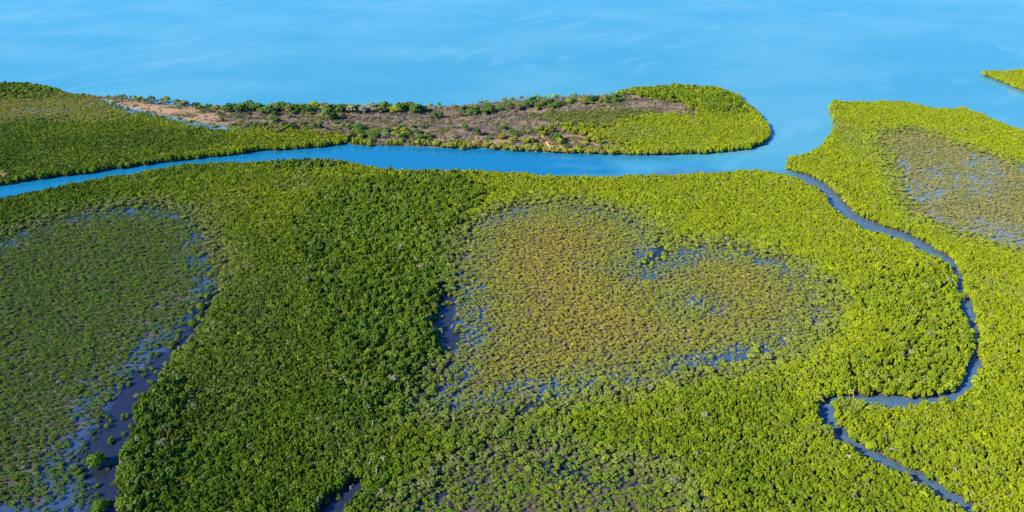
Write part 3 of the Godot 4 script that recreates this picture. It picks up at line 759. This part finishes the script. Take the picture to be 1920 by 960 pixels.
func plant_forests() -> void:
	# passes: dense trees, tall trees, low scrub
	var trees := []
	for pass_number in 3:
		var gap: float = [1.14, 1.6, 1.42][pass_number]
		var z := -780.0
		while z < -168.0:
			var half := 0.66 * sqrt(z * z + CAMERA_HEIGHT * CAMERA_HEIGHT) + 28.0
			var x := maxf(-half, X0 + 5.0)
			while x < minf(half, -X0 - 5.0):
				var loose := 0.52 if pass_number == 2 else 0.7
				var px := x + rng.randf_range(-loose, loose) * gap
				var pz := z + rng.randf_range(-loose, loose) * gap
				x += gap
				var i := cell(px, pz)
				if land[i] == 0 and shore[i] < -2.6:
					continue
				var kind := zone[cell(px + patchy.get_noise_2d(px * 2.0, pz * 2.0) * 7.0 + rng.randfn() * 4.5, pz + patchy.get_noise_2d(pz * 2.0, px * 2.0) * 7.0 + rng.randfn() * 4.5)]
				if zone[i] == Z_POOL or (land[i] != 1 and zone[i] == Z_BARE):
					kind = zone[i]
				if kind == Z_POOL and zone[i] != Z_POOL:
					kind = zone[i]
				var class_of := 1 if kind == Z_TALL else (2 if (kind >= Z_HEART and kind <= Z_OLIVE) or kind == Z_LOW or kind == Z_BARE else 0)
				if class_of != pass_number or (kind == Z_BARE and (rng.randf() > 0.05 + 0.75 * smoothstep(0.15, 0.5, streak.get_noise_2d(px * 1.3 + 70.0, pz * 3.5)) or shore[i] < 2.0)):
					continue
				if kind == Z_POOL and rng.randf() > (0.17 if pz < -560.0 else (0.22 if shore[i] > -2.5 + patchy.get_noise_2d(px * 2.0, pz * 2.0) * 3.0 else 0.025)):
					continue
				var s := shore[i]
				if kind != Z_POOL and s < (-0.8 + patchy.get_noise_2d(px * 1.5, pz * 1.5) * 1.4 if open_shore[i] < 6.0 else -0.4):
					continue
				var b := basin[i]
				var n := broad.get_noise_2d(px * 2.0, pz * 2.0)
				var r: float
				var h: float
				if pass_number == 2:
					var wet := wetness(px, pz, b, kind)
					if rng.randf() < 0.06 + 0.40 * wet * clampf(0.7 + patchy.get_noise_2d(px * 1.3, pz * 1.3) * 1.5, 0.0, 1.4):
						continue
					if rng.randf() < 0.30 * rim(px, pz, b, kind):
						continue
					r = gap * rng.randf_range(0.45, 0.62 + 0.35 * rng.randf())
					h = r * rng.randf_range(1.1, 1.5)
				elif pass_number == 1:
					r = gap * (0.45 + 0.9 * pow(rng.randf(), 2.0))
					h = rng.randf_range(3.2, 5.6) + n * 1.5 + patchy.get_noise_2d(px * 3.0, pz * 3.0) * 1.0 + fine.get_noise_2d(px, pz) * 0.9
					h = lerpf(h, 2.2, smoothstep(-18.0, -1.0, b))
				else:
					if rng.randf() < 0.02 or (patchy.get_noise_2d(px * 2.2 + 500.0, pz * 2.2) > 0.5 and s > 6.0 and rng.randf() < 0.35):
						continue
					r = gap * (0.42 + 1.0 * pow(rng.randf(), 3.2))
					h = rng.randf_range(2.6, 3.5) + n * 0.9 + patchy.get_noise_2d(px * 3.0, pz * 3.0) * 0.5 + fine.get_noise_2d(px, pz) * 0.4
					h = lerpf(h, r * 1.5, smoothstep(-24.0, -2.0, b))
					if s < 9.0 and b < -12.0:
						h += (9.0 - s) * 0.14
						r *= 1.15
				if kind == Z_POOL:
					h = rng.randf_range(0.9, 2.3)
					r = h * 0.55
				var tone := tree_tone(px, pz, kind, b)
				var home := land[i]
				for side in [Vector2(4, 0), Vector2(-4, 0), Vector2(0, 4), Vector2(0, -4)]:
					if home == 0:
						home = land[cell(px + side.x, pz + side.y)]
				if home == 0:
					continue
				trees.append([Vector3(px, maxf(ground_height(px, pz), -0.15) - 0.05, pz), r, h, rng.randf() * TAU, tone, rng.randi() % 6 if s < 4.0 and pass_number != 2 else rng.randi() % (7 if pass_number == 2 else 8), home * 10 + (kind if kind >= Z_HEART and kind <= Z_OLIVE else 0), 1 if pass_number == 2 else (2 if s < 4.0 else 0), stand_color(px, pz, kind, b)])
			z += gap
	print("trees ", trees.size())
	# the 285 that show largest stand as trees of their own
	var order := []
	for k in trees.size():
		var t: Array = trees[k]
		var p := in_picture(t[0] + Vector3(0, t[2] * 0.6, 0))
		if p.x > 0.004 and p.x < 0.996 and p.y > 0.008 and p.y < 0.99:
			order.append([t[1] * sqrt(t[2]) / t[0].distance_to(camera.position), k])
	order.sort_custom(func(a, c): return a[0] > c[0])
	var single := {}
	for k in 285:
		single[order[k][1]] = true
	var buffers := {}
	var singles := []
	for k in trees.size():
		var t: Array = trees[k]
		var tint := tone_color(t[4]).lerp(t[8], 0.55) * rng.randf_range(0.8, 1.2)
		tint.r *= rng.randf_range(0.92, 1.08)
		if rng.randf() < 0.010:
			tint = Color(0.20, 0.205, 0.12)
		if single.has(k):
			var size_word := "tall" if t[2] > 5.2 else ("broad" if t[1] > 1.9 else "small")
			var o := thing("mangrove_tree", "", "tree", t[0], t[3], "mangroves nearest the camera")
			singles.append([o, "%s %s mangrove" % [size_word, TONE[t[4]]]] + beside(t[0]))
			var fit := Vector3(t[1], t[2] / 2.0, t[1])
			part(o, "trunk", stems_of(t[7])[t[5]], wood, fit)
			part(o, "crown", crowns_of(t[7])[t[5]], leaf_material(rounded(tint)), fit)
			continue
		if not buffers.has(t[6]):
			buffers[t[6]] = {}
		var mesh_key: int = t[5] + 100 * t[7]
		if not buffers[t[6]].has(mesh_key):
			buffers[t[6]][mesh_key] = []
		var oval := rng.randf_range(0.8, 1.25)
		var basis := Basis(Vector3.UP, t[3]).scaled_local(Vector3(t[1] * oval, t[2] / 2.0, t[1] / oval))
		buffers[t[6]][mesh_key].append([Transform3D(basis, t[0]), tint])
	name_by_distance(singles)
	var told := {10: ["mangrove_forest", "dense dark green mangrove forest on the far bank of the channel and on the spit's tip"], 15: ["scrub_mangrove_forest", "olive low mangrove scrub between the far bank forest and the sea"], 20: ["mangrove_forest", "dense mangrove forest around the heart-shaped clearing"],
		21: ["scrub_mangrove_forest", "low sparse olive mangrove scrub filling the heart-shaped clearing"], 22: ["scrub_mangrove_forest", "low green mangrove scrub in the round flooded basin beside the dark slough"], 24: ["scrub_mangrove_forest", "sparse low mangrove scrub on wet mud at the bottom edge"],
		30: ["mangrove_forest", "yellow green mangrove forest across the winding creek"], 33: ["scrub_mangrove_forest", "pale olive mangrove scrub on shining wet flats across the winding creek"], 40: ["mangrove_forest", "yellow green mangroves of the islet in the bay"]}
	for region in buffers:
		var words: Array = told.get(region, ["mangrove_forest", "mangrove forest patch beside open water"])
		var o := Node3D.new()
		o.name = numbered(words[0])
		add_child(o)
		o.set_meta("kind", "stuff")
		o.set_meta("label", words[1])
		o.set_meta("category", "forest")
		for mesh_key in buffers[region]:
			scatter(o, "foliage", with_wood(crowns_of(mesh_key / 100)[mesh_key % 100], stems_of(mesh_key / 100)[mesh_key % 100]), buffers[region][mesh_key])


func crowns_of(kind: int) -> Array[ArrayMesh]:
	return [tree_foliage, bush_foliage, shrub_foliage][kind]


func stems_of(kind: int) -> Array[ArrayMesh]:
	return [tree_wood, bush_wood, tree_wood][kind]


func rounded(c: Color) -> Color:
	return Color(snappedf(c.r, 0.02), snappedf(c.g, 0.02), snappedf(c.b, 0.01) + 0.004)


# "second nearest tall mid green mangrove above the blue pool", counted outwards from each landmark
func name_by_distance(rows: Array) -> void:
	rows.sort_custom(func(a, c): return a[3] < c[3])
	for row in rows:
		var key: String = row[1] + " " + row[2]
		counted[key] = counted.get(key, 0) + 1
		var n: int = counted[key]
		row[0].set_meta("label", ("nearest " if n == 1 else ordinal(n) + " nearest ") + key)


var joined := {}
func with_wood(foliage: ArrayMesh, stems: ArrayMesh) -> ArrayMesh:
	if not joined.has(foliage):
		var m := ArrayMesh.new()
		m.add_surface_from_arrays(Mesh.PRIMITIVE_TRIANGLES, foliage.surface_get_arrays(0))
		m.add_surface_from_arrays(Mesh.PRIMITIVE_TRIANGLES, stems.surface_get_arrays(0))
		m.surface_set_material(0, leaf_tinted)
		m.surface_set_material(1, wood)
		joined[foliage] = m
	return joined[foliage]


func scatter(parent: Node3D, called: String, mesh: ArrayMesh, places: Array) -> void:
	var mm := MultiMesh.new()
	mm.transform_format = MultiMesh.TRANSFORM_3D
	mm.use_colors = true
	mm.mesh = mesh
	mm.instance_count = places.size()
	for k in places.size():
		mm.set_instance_transform(k, places[k][0])
		mm.set_instance_color(k, places[k][1])
	var o := MultiMeshInstance3D.new()
	o.name = called
	o.multimesh = mm
	parent.add_child(o, true)
	o.set_meta("kind", "stuff")


func plant_spit() -> void:
	var tones := [Color(0.055, 0.12, 0.018), Color(0.17, 0.20, 0.012), Color(0.13, 0.14, 0.04), Color(0.15, 0.17, 0.10), Color(0.19, 0.19, 0.03)]
	var words := ["deep green", "bright yellow green", "olive", "pale grey green", "yellow green"]
	var rows := []
	for k in SPIT_SHRUBS.size() / 5:
		var x: float = SPIT_SHRUBS[5 * k]
		var z: float = SPIT_SHRUBS[5 * k + 1]
		var r: float = SPIT_SHRUBS[5 * k + 2]
		var h: float = SPIT_SHRUBS[5 * k + 3]
		var tone := int(SPIT_SHRUBS[5 * k + 4])
		var at := Vector3(x, maxf(ground_height(x, z), -0.2) - 0.05, z)
		var place := "on the spit's channel edge" if tone == 4 else ("in the spit's sea-side row" if z < -612.0 else "on the sandy spit")
		var o := thing("coastal_shrub", "", "shrub", at, rng.randf() * TAU, "shrubs of the sandy spit")
		rows.append([o, ("wide " if r > 3.4 else "small ") + words[tone] + " shrub", place, x])
		var v := rng.randi() % 8
		var oval := rng.randf_range(0.75, 1.35)
		var fit := Vector3(r * oval, h / 1.85 * rng.randf_range(0.8, 1.15), r / oval)
		part(o, "stem", tree_wood[v], wood, fit)
		part(o, "crown", shrub_foliage[v % 6], leaf_material(tones[tone]), fit)


	rows.sort_custom(func(a, c): return a[3] < c[3])
	for row in rows:
		var key: String = row[1] + " from the left " + row[2]
		counted[key] = counted.get(key, 0) + 1
		row[0].set_meta("label", ordinal(counted[key]) + " " + key)


func plant_lone_trees() -> void:
	var told := ["large round bright green mangrove standing alone in the dark slough", "bushy green mangrove on the bank behind the round slough tree", "upper green mangrove on the slough bank behind the round tree", "green mangrove at the slough's edge below the round tree's shadow", "yellow green mangrove on the slough bank below the round tree", "round deep green mangrove at the bottom of the slough", "deep green mangrove in the slough at the bottom edge", "small mangrove in the slough below the round tree",
		"green bank mangrove where the slough bends, beside the dense forest", "green bank mangrove overhanging the upper slough", "dark round mangrove alone in the slough's upper reach", "dark mangrove pair member at the slough's head", "dark mangrove at the tip of the slough", "small lone bush standing in the middle of the slough", "green mangrove on the slough bank above the bend"]
	var sizes := [3.3, 2.4, 2.1, 1.5, 1.9, 2.4, 2.6, 1.0, 2.2, 2.0, 2.1, 2.0, 1.7, 0.9, 1.6]
	for k in told.size():
		var at := Vector3(LONE_TREES[2 * k], -0.1, LONE_TREES[2 * k + 1])
		var r: float = sizes[k]
		var o := thing("slough_mangrove", told[k], "tree", at, k * 1.3, "mangroves standing in or beside the dark slough")
		var b := new_shape()
		var clumps := int(16 + r * 14)
		for c in clumps:
			var q := sqrt((c + 0.5) / clumps)
			var a := c * 2.39996
			var y := lerpf(0.55, 1.5, sqrt(maxf(0.0, 1.0 - q * q))) + rng.randf_range(-0.08, 0.08)
			var s := rng.randf_range(0.17, 0.26) * clampf(2.2 / r, 0.75, 1.2)
			var t := rng.randf_range(0.85, 1.15)
			add_tuft(b, Vector3(q * cos(a) * 0.85, y, q * sin(a) * 0.85), Vector3(s, s, s), Color(t, t, t), 8)
		add_tuft(b, Vector3(0, 0.85, 0), Vector3(0.7, 0.5, 0.7), Color(1, 1, 1), 0)
		var fit := Vector3(r, r * 1.02, r)
		part(o, "trunk", tree_wood[k % 8], wood, fit)
		part(o, "crown", finish(b), leaf_material([Color(0.085, 0.19, 0.010), Color(0.10, 0.18, 0.010), Color(0.13, 0.19, 0.012)][k % 3]), fit)


func plant_dry_brush() -> void:
	var meshes: Array[ArrayMesh] = []
	var twig_look := StandardMaterial3D.new()
	twig_look.albedo_color = Color(1, 1, 1)
	twig_look.vertex_color_use_as_albedo = true
	twig_look.roughness = 0.95
	for k in 5:
		var b := new_shape()
		for t in 26:
			var a := rng.randf() * TAU
			var foot := Vector3(rng.randfn(), 0, rng.randfn()) * 0.28
			var tip := foot + Vector3(cos(a) * rng.randf_range(0.1, 0.55), rng.randf_range(0.5, 1.1), sin(a) * rng.randf_range(0.1, 0.55))
			add_stick(b, foot - Vector3(0, 0.1, 0), tip, 0.05, 0.015, 3, Color(1, 1, 1) * rng.randf_range(0.8, 1.2))
		var m := finish(b)
		m.surface_set_material(0, twig_look)
		meshes.append(m)
	var places := [[], [], [], [], []]
	for k in 30000:
		var x := rng.randf_range(-375.0, 160.0)
		var z := rng.randf_range(-676.0, -525.0)
		var i := cell(x, z)
		if zone[i] != Z_BARE or land[i] != 1 or shore[i] < 1.5:
			continue
		var n := streak.get_noise_2d(x * 1.2, z * 4.0 + 300.0)
		if n < rng.randf_range(-0.25, 0.35) + smoothstep(-200.0, -280.0, x) * 0.35:
			continue
		var s := rng.randf_range(0.6, 1.9)
		var c := Color(0.25, 0.215, 0.205).lerp(Color(0.34, 0.25, 0.15), rng.randf() * smoothstep(-0.1, 0.3, patchy.get_noise_2d(x, z)))
		if rng.randf() < 0.2:
			c = Color(0.13, 0.14, 0.05)
		places[k % 5].append([Transform3D(Basis(Vector3.UP, rng.randf() * TAU).scaled_local(Vector3(s * 1.2, s, s * 1.2)), Vector3(x, ground_height(x, z), z)), c])
	var o := Node3D.new()
	o.name = "dry_undergrowth"
	add_child(o)
	o.set_meta("kind", "stuff")
	o.set_meta("label", "dry grey brown brush and dead grass over the sandy spit")
	o.set_meta("category", "undergrowth")
	for k in 5:
		scatter(o, "brush", meshes[k], places[k])


func lay_dead_wood() -> void:
	var rows := []
	for k in SNAGS.size() / 2:
		var x: float = SNAGS[2 * k]
		var z: float = SNAGS[2 * k + 1]
		var y := maxf(ground_height(x, z), 0.0)
		var in_trees := zone[cell(x, z)] != Z_POOL
		var at := Vector3(x, y, z)
		var o := thing("dead_tree", "", "dead tree", at, rng.randf() * TAU, "bleached dead mangroves")
		rows.append([o, "bleached branches " + ("standing" if in_trees else "afloat")] + beside(at))
		var b := new_shape()
		var low_scrub := basin[cell(x, z)] > -3.0
		var top := Vector3(rng.randf_range(0.6, 1.6), (1.5 if low_scrub else 4.4) if in_trees else 0.6, rng.randf_range(-0.6, 0.6))
		add_stick(b, Vector3(0, -0.2, 0), top, 0.14, 0.07)
		part(o, "trunk", finish(b), bleached)
		for j in 4:
			var c := new_shape()
			var from := top * rng.randf_range(0.6, 1.0)
			add_stick(c, from, from + Vector3(rng.randf_range(-0.6, 1.8), rng.randf_range(0.1, 0.8), rng.randf_range(-1.0, 1.0)), 0.07, 0.03)
			part(o, "branch", finish(c), bleached)
	name_by_distance(rows)
	var a := Vector3(LOG[0], 0, LOG[1])
	var e := Vector3(LOG[2], 0, LOG[3])
	a.y = ground_height(a.x, a.z)
	e.y = ground_height(e.x, e.z)
	var fallen := thing("fallen_tree", "long sun-bleached yellowish fallen tree lying across the spit's shrubs", "fallen tree", e, 0.0)
	var pale := StandardMaterial3D.new()
	pale.albedo_color = srgb(Color(0.50, 0.36, 0.13))
	pale.roughness = 0.9
	var b := new_shape()
	add_stick(b, Vector3(0, 0.4, 0), a - e + Vector3(0, 1.6, 0), 0.45, 0.2, 6)
	part(fallen, "trunk", finish(b), pale)
	for j in 7:
		var c := new_shape()
		var from := (a - e) * rng.randf_range(0.3, 1.0) + Vector3(0, 1.2, 0)
		add_stick(c, from, from + Vector3(rng.randf_range(-3.0, 3.0), rng.randf_range(0.6, 2.4), rng.randf_range(-2.0, 2.0)), 0.18, 0.07)
		part(fallen, "branch", finish(c), pale)
